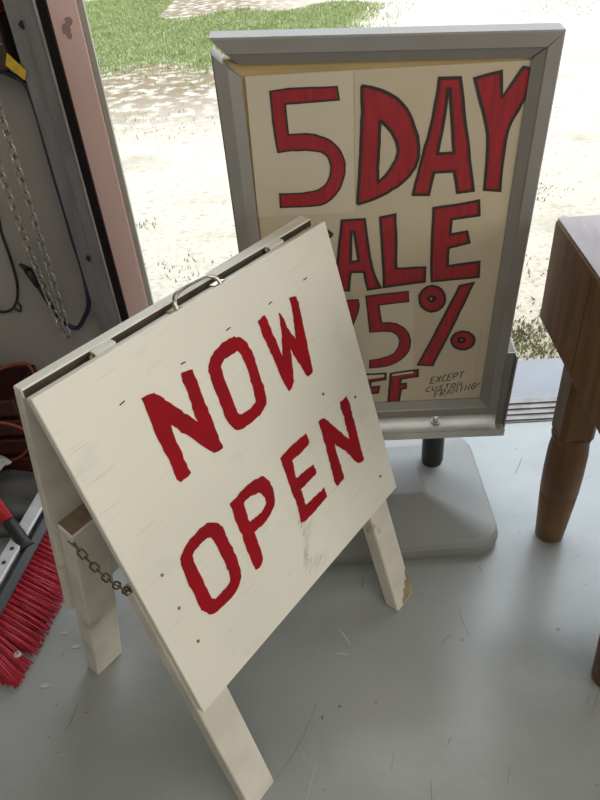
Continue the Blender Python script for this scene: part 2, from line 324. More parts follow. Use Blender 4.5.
# ---------------------------------------------------------------- NOW OPEN A-frame sign
NOW = [["N",[[[0.1624,0.8994],[0.1825,0.8996],[0.1908,0.8884],[0.2378,0.8068],[0.238,0.827],[0.2421,0.8661],[0.2407,0.892],[0.2449,0.8981],[0.2675,0.8902],[0.2674,0.8666],[0.2662,0.8562],[0.2657,0.8025],[0.2651,0.7348],[0.2457,0.7365],[0.2339,0.7544],[0.2137,0.7938],[0.1897,0.8328],[0.1874,0.8134],[0.1877,0.7377],[0.1639,0.7367],[0.1581,0.7479],[0.1608,0.7829],[0.158,0.8062],[0.1582,0.8522],[0.1605,0.877]]]],["O",[[[0.3787,0.8923],[0.3907,0.8765],[0.3952,0.8608],[0.3981,0.8412],[0.3959,0.8149],[0.3962,0.7755],[0.3902,0.7472],[0.3704,0.7387],[0.3399,0.7361],[0.3078,0.7409],[0.2984,0.7542],[0.2933,0.7717],[0.2935,0.8113],[0.2932,0.8559],[0.2953,0.8734],[0.3047,0.8866],[0.3212,0.8943],[0.3372,0.8969],[0.3564,0.8979]],[[0.3673,0.8688],[0.3717,0.8575],[0.3744,0.8213],[0.3663,0.7655],[0.3543,0.7619],[0.3341,0.7623],[0.3205,0.7673],[0.3208,0.7802],[0.3205,0.808],[0.3206,0.8514],[0.3212,0.8642],[0.3321,0.871],[0.3503,0.8695]]]],["W",[[[0.432,0.8925],[0.4518,0.8951],[0.4543,0.887],[0.4555,0.8624],[0.4602,0.8308],[0.4613,0.8067],[0.4771,0.8418],[0.4859,0.8815],[0.4906,0.8776],[0.4971,0.8436],[0.5066,0.8166],[0.5196,0.863],[0.5211,0.8928],[0.5259,0.8935],[0.5416,0.8883],[0.5409,0.8647],[0.5365,0.8293],[0.532,0.7932],[0.5248,0.7343],[0.5075,0.7337],[0.498,0.7599],[0.4862,0.8071],[0.4765,0.7691],[0.4676,0.7415],[0.4495,0.7352],[0.4433,0.7561],[0.4372,0.8326],[0.4328,0.8548]]]],["O",[[[0.1895,0.6334],[0.2019,0.6118],[0.2021,0.596],[0.2038,0.5627],[0.2037,0.5245],[0.1997,0.4947],[0.1873,0.4818],[0.1566,0.4736],[0.1188,0.4774],[0.108,0.4854],[0.0995,0.5045],[0.0975,0.5267],[0.0989,0.5735],[0.0999,0.6122],[0.1074,0.6257],[0.1222,0.6343],[0.1428,0.6399],[0.1703,0.64]],[[0.174,0.6096],[0.1759,0.5941],[0.1774,0.5574],[0.176,0.5094],[0.1663,0.5019],[0.1427,0.5023],[0.131,0.5008],[0.1245,0.5165],[0.1249,0.5595],[0.1253,0.6045],[0.1288,0.6116],[0.1466,0.6146],[0.1636,0.6152]]]],["P",[[[0.2339,0.637],[0.2531,0.6371],[0.2751,0.6406],[0.3189,0.6355],[0.3312,0.6203],[0.3347,0.5947],[0.3314,0.5665],[0.312,0.5509],[0.2807,0.5455],[0.2591,0.5473],[0.2582,0.4883],[0.2488,0.4777],[0.2306,0.478],[0.2298,0.5064],[0.232,0.5847]],[[0.2616,0.6166],[0.2763,0.6171],[0.303,0.6092],[0.3076,0.5979],[0.3082,0.5777],[0.2925,0.5705],[0.2699,0.5727],[0.2578,0.5738],[0.26,0.6004]]]],["E",[[[0.3747,0.634],[0.4063,0.6379],[0.4578,0.636],[0.458,0.6125],[0.4479,0.6087],[0.4016,0.6092],[0.3968,0.5709],[0.4504,0.5646],[0.451,0.5434],[0.4421,0.5406],[0.3981,0.542],[0.3975,0.5025],[0.4585,0.5],[0.4576,0.4763],[0.3833,0.4712],[0.3694,0.4788],[0.3758,0.5142],[0.3742,0.5679],[0.3743,0.6184]]]],["N",[[[0.4977,0.6355],[0.5143,0.6347],[0.5223,0.6224],[0.5684,0.5437],[0.5713,0.634],[0.5955,0.6349],[0.5985,0.625],[0.598,0.5726],[0.5934,0.4721],[0.5758,0.4732],[0.5595,0.5001],[0.5533,0.5201],[0.522,0.5641],[0.5199,0.4769],[0.4931,0.4763],[0.4894,0.4896],[0.4959,0.5626]]]]]
SALE = [["5",1,[[[-0.2081,0.3771],[-0.1717,0.3807],[-0.0864,0.3781],[-0.0836,0.3553],[-0.1831,0.3537],[-0.1815,0.2959],[-0.1493,0.2968],[-0.1174,0.2894],[-0.0929,0.2733],[-0.0772,0.2482],[-0.074,0.2213],[-0.0802,0.1923],[-0.098,0.1631],[-0.1254,0.1454],[-0.2081,0.1484],[-0.2076,0.1772],[-0.164,0.1754],[-0.1296,0.1793],[-0.1102,0.1941],[-0.102,0.2153],[-0.1029,0.2422],[-0.1152,0.2573],[-0.1367,0.2638],[-0.1729,0.2653],[-0.204,0.2635],[-0.2071,0.3111]]]],["D",2,[[[-0.0411,0.3754],[-0.0373,0.377],[0.0009,0.3654],[0.0286,0.3465],[0.049,0.3198],[0.064,0.2809],[0.07,0.2498],[0.0655,0.2191],[0.0448,0.1888],[0.005,0.162],[-0.0463,0.1441],[-0.0506,0.1463],[-0.0442,0.2394],[-0.0406,0.3269]],[[-0.0071,0.3112],[-0.0035,0.3103],[0.013,0.2925],[0.0277,0.2662],[0.0273,0.2385],[0.016,0.2161],[-0.0084,0.1884],[-0.0109,0.1941],[-0.0085,0.2651]]]],["A",2,[[[0.0988,0.3813],[0.1355,0.3805],[0.1497,0.3142],[0.1821,0.161],[0.151,0.1576],[0.14,0.2034],[0.1004,0.2041],[0.0931,0.1566],[0.062,0.1586],[0.0749,0.231],[0.0908,0.2983]],[[0.1144,0.3621],[0.1195,0.3617],[0.1364,0.2402],[0.1041,0.2405],[0.1142,0.3132]]]],["Y",2,[[[0.1622,0.3769],[0.207,0.3852],[0.2159,0.3414],[0.2459,0.3899],[0.2593,0.3873],[0.2631,0.3539],[0.2507,0.3209],[0.2305,0.2792],[0.2354,0.1572],[0.2043,0.1606],[0.2014,0.2676],[0.1797,0.3279]]]],["S",2,[[[-0.1049,0.0794],[-0.1252,0.0994],[-0.1715,0.0976],[-0.2027,0.0759],[-0.207,0.0471],[-0.1849,0.0235],[-0.151,0.0063],[-0.1433,-0.0172],[-0.1622,-0.0369],[-0.2024,-0.0371],[-0.2173,-0.0548],[-0.182,-0.0678],[-0.1364,-0.0598],[-0.1173,-0.0292],[-0.1203,0.007],[-0.1498,0.0288],[-0.1791,0.0454],[-0.1757,0.0646],[-0.1518,0.0728],[-0.1266,0.0664],[-0.1094,0.0725]]]],["A",2,[[[-0.083,0.1104],[-0.0362,0.1092],[-0.0283,0.0407],[-0.0184,-0.0196],[-0.0017,-0.061],[-0.0288,-0.0648],[-0.037,-0.0185],[-0.0668,-0.0167],[-0.0716,-0.0646],[-0.1066,-0.0625],[-0.0943,0.013]],[[-0.0643,0.0833],[-0.0574,0.0828],[-0.0489,0.0102],[-0.0669,0.0094]]]],["L",2,[[[-0.0036,0.1118],[0.0273,0.1173],[0.0329,-0.0134],[0.0953,-0.0149],[0.0975,-0.0511],[0.0073,-0.0606],[0.0023,0.0343]]]],["E",2,[[[0.106,0.1264],[0.196,0.1367],[0.2001,0.1051],[0.1439,0.0992],[0.144,0.0634],[0.1787,0.0681],[0.1851,0.0415],[0.1423,0.0312],[0.1445,-0.0137],[0.2132,-0.0075],[0.2157,-0.046],[0.1129,-0.0512],[0.1069,0.04]]]],["7",1,[[[-0.1836,-0.0924],[-0.0511,-0.0894],[-0.0467,-0.1174],[-0.1172,-0.3045],[-0.152,-0.3024],[-0.0861,-0.1292],[-0.1836,-0.1289]]]],["5",1,[[[-0.0328,-0.0821],[0.0614,-0.0747],[0.0626,-0.1022],[-0.0038,-0.108],[0.0037,-0.1593],[0.0348,-0.1602],[0.0621,-0.1809],[0.0751,-0.2156],[0.0708,-0.2503],[0.0502,-0.2772],[0.0188,-0.2936],[-0.0241,-0.2952],[-0.0234,-0.2712],[0.0103,-0.2671],[0.0376,-0.2534],[0.0491,-0.2239],[0.0457,-0.2016],[0.0317,-0.1862],[0.0087,-0.1824],[-0.0238,-0.1843]]]],["%",2,[[[0.1759,-0.0677],[0.2056,-0.0615],[0.165,-0.198],[0.1306,-0.2968],[0.0953,-0.2936],[0.136,-0.1862]]]],["%",2,[[[0.1462,-0.1005],[0.1457,-0.1114],[0.1423,-0.1211],[0.1364,-0.1287],[0.1285,-0.1333],[0.1195,-0.1346],[0.1103,-0.1322],[0.1017,-0.1266],[0.0948,-0.1182],[0.0901,-0.108],[0.088,-0.0969],[0.0889,-0.0862],[0.0925,-0.0767],[0.0984,-0.0695],[0.1061,-0.0651],[0.1148,-0.064],[0.1238,-0.0662],[0.1322,-0.0715],[0.1391,-0.0796],[0.144,-0.0895]],[[0.1236,-0.0987],[0.1228,-0.1018],[0.1202,-0.1041],[0.1164,-0.1047],[0.1125,-0.1036],[0.1095,-0.101],[0.1083,-0.0977],[0.1091,-0.0945],[0.1118,-0.0923],[0.1155,-0.0917],[0.1194,-0.0928],[0.1224,-0.0953]]]],["%",2,[[[0.2258,-0.2255],[0.2254,-0.234],[0.2223,-0.2416],[0.2168,-0.2475],[0.2095,-0.2511],[0.2011,-0.2519],[0.1924,-0.25],[0.1843,-0.2455],[0.1777,-0.2389],[0.1731,-0.2309],[0.171,-0.2222],[0.1716,-0.2137],[0.1749,-0.2063],[0.1803,-0.2006],[0.1875,-0.1972],[0.1958,-0.1963],[0.2043,-0.1982],[0.2122,-0.2025],[0.2189,-0.2089],[0.2235,-0.2168]],[[0.2019,-0.223],[0.2013,-0.226],[0.199,-0.2282],[0.1957,-0.2288],[0.1922,-0.2277],[0.1895,-0.2253],[0.1883,-0.2222],[0.1889,-0.2192],[0.1912,-0.2171],[0.1945,-0.2164],[0.198,-0.2175],[0.2007,-0.2199]]]],["O",2,[[[-0.058,-0.3721],[-0.0603,-0.3891],[-0.0667,-0.4044],[-0.0766,-0.4164],[-0.089,-0.4238],[-0.1028,-0.4258],[-0.1164,-0.4222],[-0.1284,-0.4133],[-0.1377,-0.4002],[-0.1433,-0.3841],[-0.1447,-0.3669],[-0.1419,-0.3501],[-0.1352,-0.3353],[-0.1253,-0.3241],[-0.1132,-0.3172],[-0.1,-0.3154],[-0.087,-0.3188],[-0.0752,-0.3271],[-0.0659,-0.3395],[-0.06,-0.355]],[[-0.081,-0.3707],[-0.084,-0.3844],[-0.0917,-0.3942],[-0.1021,-0.3974],[-0.1123,-0.393],[-0.1195,-0.3823],[-0.1217,-0.3682],[-0.1186,-0.3547],[-0.1109,-0.3452],[-0.1007,-0.3422],[-0.0907,-0.3464],[-0.0835,-0.3568]]]],["F",2,[[[-0.0495,-0.3171],[0.0161,-0.3168],[0.016,-0.3351],[-0.021,-0.3416],[-0.0229,-0.3613],[0.0005,-0.3594],[-0.0021,-0.3805],[-0.0207,-0.3827],[-0.0247,-0.418],[-0.0563,-0.4184]]]],["F",2,[[[0.0294,-0.3176],[0.0955,-0.3098],[0.0965,-0.3302],[0.0543,-0.3369],[0.0529,-0.3548],[0.0676,-0.3541],[0.069,-0.3691],[0.0559,-0.3716],[0.0513,-0.4168],[0.0244,-0.4169],[0.0273,-0.3643]]]]]

P0 = V((-0.19672, 0.55040, 0)); U = V((0.60454, 0.79658, 0)); VF = V((-0.20843, 0.15818, 0.96516)); NF = V((0.76883, -0.58348, 0.26165))
if NF.dot(U.cross(VF)) < 0: pass
NF = U.cross(VF).normalized()
BK = V((-0.79658, 0.60454, 0)); VB = V((0.20843, -0.15818, 0.96516)); NB = VB.cross(U).normalized()      # NB points out of the back board
AP = P0 + VF * 0.994 + BK * 0.048                                                                    # top line of the back board
aframe = thing('sandwich_board_sign', (-0.19, 0.93, 0), 'cream painted wooden sandwich board lettered NOW OPEN in red', 'sign')
TH = 0.016
q = [(0.0120, 0.9915), (0.675, 0.981), (0.676, 0.333), (0.017, 0.328)]
fb = B(); fb.prism([P0 + U * a + VF * b for a, b in q], -NF * TH); fb.bevel(0.0015, 1)
front = fb.done('front_board', m_board, aframe)
bb = B(); bb.obox(AP, U, VB, NB, (0.0165, 0.670), (-0.672, -0.010), (-0.015, 0.0)); bb.bevel(0.0015, 1)
back = bb.done('back_board', m_edge, aframe)
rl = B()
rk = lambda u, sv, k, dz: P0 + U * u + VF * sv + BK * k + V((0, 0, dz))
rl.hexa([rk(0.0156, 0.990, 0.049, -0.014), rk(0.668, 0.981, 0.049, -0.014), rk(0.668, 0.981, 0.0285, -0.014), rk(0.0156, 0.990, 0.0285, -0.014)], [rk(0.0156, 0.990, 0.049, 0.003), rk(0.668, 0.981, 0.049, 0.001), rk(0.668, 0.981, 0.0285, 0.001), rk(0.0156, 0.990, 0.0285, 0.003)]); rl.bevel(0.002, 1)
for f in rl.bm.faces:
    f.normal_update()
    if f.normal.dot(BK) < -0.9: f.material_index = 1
rl.done('top_rail', [m_board, m_slot_shade], back)
def leg(o, v, n, u0, u1, s0, s1, d, nick=0):
    b = B()
    e = [o + u * 1 for u in ()]
    zc = lambda p: p - v * (p.z / v.z) if s0 is None else p
    P = lambda a, s, k: o + U * a + v * s + n * k
    lo = []
    for a, k in ((u0, d[0]), (u1, d[0]), (u1, d[1]), (u0, d[1])):
        p = P(a, 0, k); p = p - v * (p.z / v.z); lo.append(p + v * 0.001)
    hi = [P(u0, s1, d[0]), P(u1, s1, d[0]), P(u1, s1, d[1]), P(u0, s1, d[1])]
    b.hexa(lo, hi)
    b.bevel(0.004, 2)
    return b.done('leg', m_edge, aframe)
leg(P0, VF, NF, 0.014, 0.087, None, 0.62, (-0.052, -TH - 0.0005))
rleg = leg(P0, VF, NF, 0.578, 0.648, None, 0.62, (-0.052, -TH - 0.0005))
leg(AP, VB, NB, 0.026, 0.102, None, -0.350, (-0.056, -0.0155))
leg(AP, VB, NB, 0.540, 0.612, None, -0.350, (-0.056, -0.0155))
# raw top of the left back leg
c = B(); c.obox(AP, U, VB, NB, (0.030, 0.098), (-0.3505, -0.3485), (-0.052, -0.016)); c.done('cut_end', m_rawwood, [o for o in aframe.children if o.name.startswith('leg')][2])
# splintered foot of the right front leg
s_ = B(); yy = -(TH - 0.0004)
s_.prism([P0 + U * a + VF * h + NF * yy for a, h in ((0.600, 0.012), (0.646, 0.012), (0.6465, 0.095), (0.640, 0.088), (0.637, 0.062), (0.630, 0.070), (0.624, 0.046), (0.617, 0.050), (0.612, 0.028), (0.605, 0.030))], -NF * 0.001)
s_.done('splintered_patch', m_splint, rleg)['label'] = 'bare splintered wood at the foot'
# painted letters
def poly_mesh(b, loops, to3, n, mi=0, lift=0.0):
    tris = tessellate_polygon([[V((p[0], p[1], 0)) for p in L] for L in loops])
    flat = [p for L in loops for p in L]
    vs = [b.bm.verts.new(to3(p) + n * lift) for p in flat]
    for t in tris:
        try: b.bm.faces.new([vs[i] for i in t]).material_index = mi
        except ValueError: pass
    for f in b.bm.faces:
        f.normal_update()
        if f.normal.dot(n) < 0: f.normal_flip()
def rough(L, step=0.006, amp=0.0007):
    out = []
    for i, p in enumerate(L):
        q_ = L[(i + 1) % len(L)]; d = math.hypot(q_[0] - p[0], q_[1] - p[1]); k = max(1, int(d / step))
        for j in range(k):
            t = j / k; out.append((p[0] + (q_[0] - p[0]) * t + random.gauss(0, amp), p[1] + (q_[1] - p[1]) * t + random.gauss(0, amp)))
    return out
def soften(L, lim=58, it=2):
    """rounds the gentle corners of an outline, keeps the sharp ones"""
    P = [(p[0], p[1], None) for p in L]; n = len(P); Q = []
    for i in range(n):
        a = V((P[i][0] - P[i - 1][0], P[i][1] - P[i - 1][1])); b = V((P[(i + 1) % n][0] - P[i][0], P[(i + 1) % n][1] - P[i][1]))
        Q.append((P[i][0], P[i][1], a.length < 1e-9 or b.length < 1e-9 or math.degrees(a.angle(b)) > lim))
    for _ in range(it):
        O = []; n = len(Q)
        for i in range(n):
            p, c, q = Q[i - 1], Q[i], Q[(i + 1) % n]
            if c[2]: O.append(c); continue
            m = lambda u, w: (c[0] + (u[0] - c[0]) * w, c[1] + (u[1] - c[1]) * w, False)
            O.append(m(p, 0.25)); O.append(m(q, 0.25))
        Q = O
    return [(p[0], p[1]) for p in Q]
toF = lambda p: P0 + U * p[0] + VF * p[1]
for ch, loops in NOW:
    b = B(); poly_mesh(b, [rough(soften(L)) for L in loops], toF, NF, 0, 0.0006)
    b.done('painted_letter', m_red, front, recalc=False)
def ribbon(b, pts, wd, to3, n, lift, mi=0, closed=False):
    pts = [V((p[0], p[1])) for p in pts]; m = len(pts); L, R = [], []
    for i, p in enumerate(pts):
        if closed: d0, d1 = (p - pts[i - 1]), (pts[(i + 1) % m] - p)
        else: d0 = p - pts[i - 1] if i else pts[1] - p; d1 = pts[i + 1] - p if i < m - 1 else p - pts[i - 1]
        d0 = d0.normalized(); d1 = d1.normalized(); n0 = V((-d0.y, d0.x)); n1 = V((-d1.y, d1.x)); k = n0 + n1
        k = k.normalized() if k.length > 1e-4 else n0
        f = min(1.8, 1 / max(0.3, k.dot(n0)))
        L.append(b.bm.verts.new(to3(p + k * wd / 2 * f) + n * lift)); R.append(b.bm.verts.new(to3(p - k * wd / 2 * f) + n * lift))
    for i in range(m if closed else m - 1):
        j = (i + 1) % m
        f = b.bm.faces.new((L[i], R[i], R[j], L[j])); f.material_index = mi; f.normal_update()
        if f.normal.dot(n) < 0: f.normal_flip()
# screws, staples, cracks and the scuff on the front board
for a, s in ((0.0637, 0.6228), (0.064, 0.5464), (0.0676, 0.4615), (0.5333, 0.6786), (0.6209, 0.617), (0.63, 0.40)):
    b = B(); c_ = toF((a, s)); b.tube([c_ - NF * 0.002, c_ + NF * 0.0012], 0.0032, 8); b.done('screw', m_brass, front)
for a, s, an in ((0.1292, 0.9125, 0.1), (0.2551, 0.9088, -0.1), (0.3641, 0.9124, 0.05), (0.4735, 0.907, 0.1), (0.5767, 0.9059, 0.0)):
    b = B(); d = U * math.cos(an) + VF * math.sin(an); c_ = toF((a, s)) + NF * 0.0006
    b.tube([c_ - d * 0.005, c_ + d * 0.005], 0.0010, 6); b.done('staple', m_black, front)
uvl = front.data.uv_layers.new(name='board')
for lp_ in front.data.loops:
    p_ = front.data.vertices[lp_.vertex_index].co + V(aframe.location) - P0
    uvl.data[lp_.index].uv = (p_.dot(U), p_.dot(VF))
overlay(m_board, (0.40, 0.36, 0.29), 'noise', 5, 0.685, 0.71, (1.3, 55, 1), (0, 0, 0.02), 0.55, 'UV')
overlay(m_board, (0.52, 0.49, 0.42), 'noise', 6, 0.62, 0.70, (2, 26, 1), (0, 0, 0), 0.4, 'UV')
overlay(m_board, (0.50, 0.48, 0.42), 'noise', 9, 0.60, 0.72, (1, 1, 1), (0, 0, 0), 0.35, 'UV')
random.seed(4)
b = B(); pts = []
for k in range(44):
    t = k / 43; w_ = 0.010 + 0.010 * abs(math.sin(t * 5)); sd = 1 if k % 2 else -1
    pts.append((0.366 + 0.016 * math.sin(t * 7) + sd * w_ * random.uniform(0.2, 1.1), 0.486 - 0.125 * t + sd * 0.012 * random.uniform(0.2, 1)))
ribbon(b, pts, 0.0017, toF, NF, 0.0005)
b.done('scuff_mark', m_scuff, front, recalc=False)['label'] = 'grey green scuff below the lettering'
# handle on the top edge
b = B(); h0, h1 = toF((0.285, 0.990)), toF((0.392, 0.987)); upv = V((0, 0, 1))
h0 = toF((0.284, 0.9865)) - NF * .006; h1 = toF((0.384, 0.9855)) - NF * .006; ub = (upv + BK * 0.5).normalized()
hp = [h0 + NF * .003, h0 + NF * .003 + ub * .013 + U * .003, h0 + ub * .021 + U * .014, h0 + ub * .024 + U * .036, h1 + ub * .024 - U * .038, h1 + ub * .021 - U * .014, h1 + NF * .003 + ub * .011 - U * .002, h1 + NF * .003]
b.tube(smooth(hp, 6), 0.0036, 10)
for h in (h0, h1): b.obox(h + VF * 0.0006, U, -NF, VF, (-0.012, 0.012), (-0.002, 0.013), (0.0, 0.0022))
b.done('handle', m_chrome, aframe)['label'] = 'worn chrome carrying handle'
# hinges across the slot
for a in (0.150, 0.548):
    b = B(); t0 = P0 + VF * 0.982 + U * a
    b.obox(t0, U, BK, V((0, 0, 1)), (-0.019, 0.019), (0.0160, 0.0284), (-0.020, 0.0075 - 0.006 * (a > 0.3)))
    hg = b.done('hinge', m_board, aframe)
    k = B(); k.tube([t0 + BK * .022 - U * .028 + V((0, 0, .002 - 0.006 * (a > 0.3))), t0 + BK * .022 - U * .018 + V((0, 0, .002 - 0.006 * (a > 0.3)))], 0.004, 8); k.done('hinge_pin', m_brass, hg)
# spreader chain between the left legs
def link_mesh(L, W, r, name, m):
    b = B(); pts = []
    h = L / 2 - W / 2
    for k in range(8): t = -math.pi / 2 + math.pi * k / 7; pts.append((math.cos(t) * W / 2 + h, math.sin(t) * W / 2, 0))
    for k in range(8): t = math.pi / 2 + math.pi * k / 7; pts.append((math.cos(t) * W / 2 - h, math.sin(t) * W / 2, 0))
    b.tube(pts, r, 6, closed=True)
    bmesh.ops.recalc_face_normals(b.bm, faces=b.bm.faces)
    me = bpy.data.meshes.new(name); b.bm.to_mesh(me); b.bm.free(); me.materials.append(m); return me
def chain(parent, path, me, pitch, name='link'):
    path = [V(p) for p in path]; d = [0]
    for a, b in zip(path, path[1:]): d.append(d[-1] + (b - a).length)
    n = max(2, int(d[-1] / pitch)); og = V(parent['_o'])
    for i in range(n):
        t = (i + 0.5) / n * d[-1]; k = max(j for j in range(len(d) - 1) if d[j] <= t)
        p = path[k].lerp(path[k + 1], (t - d[k]) / (d[k + 1] - d[k])); x = (path[k + 1] - path[k]).normalized()
        y = x.cross(V((0.3, 0.9, 0.2))).normalized(); z = x.cross(y)
        if i % 2: y, z = z, -y
        o = bpy.data.objects.new(name, me); C.objects.link(o); o.parent = parent
        o.matrix_local = Matrix.Translation(p - og) @ Matrix((x, y, z)).transposed().to_4x4(); o['_o'] = list(og)
ca = AP + U * 0.028 - VB * 0.372 - NB * 0.054; cb = toF((0.010, 0.628)) - NF * 0.02
for h0, h1 in ((ca + NB * 0.01, ca - NB * 0.004), (cb - U * 0.006, cb + U * 0.004)):
    b = B(); b.tube([h0, h1], 0.004, 8); hk = b.done('screw_eye', m_brass, aframe)
sc_ = bpy.data.objects.new('spreader_chain', None); C.objects.link(sc_); sc_.parent = aframe; sc_['_o'] = aframe['_o']
path = [ca.lerp(cb, t / 12) - V((0, 0, 0.022)) * math.sin(math.pi * t / 12) for t in range(13)]
chain(sc_, path, link_mesh(0.021, 0.011, 0.0016, 'link', m_brass), 0.0165)

# ---------------------------------------------------------------- 5 DAY SALE wind sign
sale = thing('sidewalk_sign', (0.13, 1.36, 0), 'grey framed swing sign with a hand painted 5 DAY SALE poster', 'sign')
# moulded base, turned a little on the floor
XL, XR, YF, YB = -0.175, 0.425, 1.170, 1.625
bb = B(); bm = bb.bm
def ring(dx, dy, z, r=0.075, seg=7):
    out = []
    x0, x1, y0, y1 = XL + dx, XR - dx, YF + dy, YB - dy
    for cx, cy, a0 in ((x1 - r, y1 - r, 0), (x0 + r, y1 - r, 90), (x0 + r, y0 + r, 180), (x1 - r, y0 + r, 270)):
        for k in range(seg + 1):
            a = math.radians(a0 + 90 * k / seg); out.append(bm.verts.new((cx + r * math.cos(a), cy + r * math.sin(a), z)))
    return out
rings = [ring(0.014, 0.014, 0.0), ring(0.002, 0.002, 0.010), ring(0.0, 0.0, 0.026), ring(0.003, 0.003, 0.042), ring(0.010, 0.010, 0.052, 0.066), ring(0.024, 0.022, 0.058, 0.05), ring(0.185, 0.125, 0.122, 0.012), ring(0.197, 0.134, 0.125, 0.008)]
for A, Bq in zip(rings, rings[1:]):
    for k in range(len(A)): bm.faces.new((A[k], A[(k + 1) % len(A)], Bq[(k + 1) % len(A)], Bq[k])).smooth = False
bm.faces.new(rings[0][::-1]); bm.faces.new(rings[-1])
bmesh.ops.rotate(bm, cent=(0.125, 1.40, 0), matrix=Matrix.Rotation(math.radians(2.2), 3, 'Z'), verts=bm.verts)
base = bb.done('base', m_base, sale)
# everything above the springs leans: local x right, y back, z up, from the middle of the frame's face
HM = Matrix(((0.999955, 0.006910, 0.006495, 0.1245), (-0.006379, 0.996902, -0.078388, 1.352), (-0.007016, 0.078342, 0.996902, 0.7815), (0, 0, 0, 1)))
class H(B):
    def done(s, name, ms, parent=None, origin=None, recalc=True):
        bmesh.ops.transform(s.bm, matrix=HM, verts=s.bm.verts)
        return B.done(s, name, ms, parent, origin, recalc)
SX = (0.155, -0.155)
for x in SX:
    p = HM @ V((x, 0.040, -0.513))
    n_ = 24; z0 = 0.118; b = B()
    b.lathe((p.x, p.y + .004, 0), [(0.0280, z0)] + [(0.0305 if k % 2 else 0.0280, z0 + (p.z - z0) * (k + 1) / 26) for k in range(n_)] + [(0.0280, p.z)], 20)
    b.done('spring', m_spring, sale)
# tray that carries the frame
b = H(); b.box(-0.327, 0.327, -0.004, 0.078, -0.515, -0.510); b.box(-0.331, 0.331, -0.009, -0.004, -0.532, -0.508); b.box(-0.327, 0.327, 0.078, 0.082, -0.531, -0.43)
b.done('tray', m_tray, sale)
for sg in (1, -1):
    b = H(); x0, x1 = sorted((sg * 0.327, sg * 0.331)); b.box(x0, x1, -0.004, 0.080, -0.508, -0.266)
    x0, x1 = sorted((sg * 0.309, sg * 0.331)); b.box(x0, x1, 0.012, 0.015, -0.508, -0.266)
    b.done('side_bracket', m_frame, sale)
for x in SX:
    b = H(); b.lathe((x, 0.030, 0), [(0.0125, -0.508), (0.0125, -0.504)], 16); b.lathe((x, 0.030, 0), [(0.0085, -0.504), (0.0095, -0.500), (0.0075, -0.494), (0.003, -0.492)], 6); b.done('bolt', m_tray, sale)
# snap frame
FX0, FX1, FZ0, FZ1 = -0.3053, 0.3058, -0.4610, 0.4525
prof = [(0, 0.043), (0, 0.003), (0.003, 0.0), (0.026, 0.0), (0.029, 0.003), (0.047, 0.014), (0.047, 0.018), (0.029, 0.043)]
def member(p0, p1, inw):
    """mitred extrusion; p0, p1 outer corners (x,z), inw inward unit (x,z)"""
    b = H(); d = V((p1[0] - p0[0], p1[1] - p0[1])).normalized()
    A = [b.bm.verts.new((p0[0] + inw[0] * t + d.x * t, y, p0[1] + inw[1] * t + d.y * t)) for t, y in prof]
    Bq = [b.bm.verts.new((p1[0] + inw[0] * t - d.x * t, y, p1[1] + inw[1] * t - d.y * t)) for t, y in prof]
    n = len(prof)
    for i in range(n): b.bm.faces.new((A[i], A[(i + 1) % n], Bq[(i + 1) % n], Bq[i]))
    b.bm.faces.new(A[::-1]); b.bm.faces.new(Bq)
    return b
member((FX0, FZ0), (FX0, FZ1), (1, 0)).done('frame_rail', m_frame, sale)
member((FX1, FZ0), (FX1, FZ1), (-1, 0)).done('frame_rail', m_frame, sale)
member((FX0, FZ0), (FX1, FZ0), (0, 1)).done('frame_rail', m_frame, sale)
b = member((FX0, FZ1), (FX1, FZ1), (0, -1))
bmesh.ops.rotate(b.bm, cent=(FX1, 0.015, FZ1), matrix=Matrix.Rotation(math.radians(2.3), 3, 'Y'), verts=b.bm.verts)
tr_ = b.done('frame_rail', m_frame, sale); tr_['label'] = 'top frame rail sprung open at its left corner'
# backing and poster sheets
b = H(); b.box(FX0 + 0.008, FX1 - 0.012, 0.0205, 0.036, FZ0 + 0.01, 0.436); b.done('backing_board', m_ply, sale)
YP = 0.017
def sheet_(pts, y, m):
    b = H(); b.prism([(x, y, z) for x, z in pts], (0, 0.0007 if y < YP else 0.003, 0)); return b.done('poster_sheet', m, sale)
main = sheet_([(-0.262, -0.448), (0.285, -0.448), (0.285, 0.4015), (-0.2515, 0.4068)], YP, m_poster)
s5 = sheet_([(-0.2565, 0.1282), (-0.0562, 0.1268), (-0.0569, 0.4032), (-0.2513, 0.4055)], YP - 0.0008, m_sheet)
s75 = sheet_([(-0.19, -0.352), (0.0842, -0.320), (0.0728, -0.078), (-0.19, -0.099)], YP - 0.0008, m_sheet)
for e in ((-0.0555, -0.0543, 0.15, 0.40), (0.238, 0.2392, -0.43, -0.20)):
    b = H(); b.box(e[0], e[1], YP - 0.0006, YP - 0.0001, e[2], e[3]); b.done('sheet_seam', m_crack, main)
toS = lambda p: HM @ V((p[0], YP, p[1])); NS = (HM.to_3x3() @ V((0, -1, 0))).normalized()
for i, (ch, wgt, loops) in enumerate(SALE):
    sheet = s5 if i == 0 else s75 if i in (8, 9) else main
    lift = 0.0014 if sheet is not main else 0.0005
    loops = [soften(L) for L in loops]
    b = B(); poly_mesh(b, loops, toS, NS, 0, lift)
    for L in loops: ribbon(b, rough(L, 0.02, 0.0004), 0.0062 if wgt == 2 else 0.0036, toS, NS, lift + 0.0004, 1, True)
    b.done('painted_letter', [m_redbrush, m_ink], sheet, recalc=False)
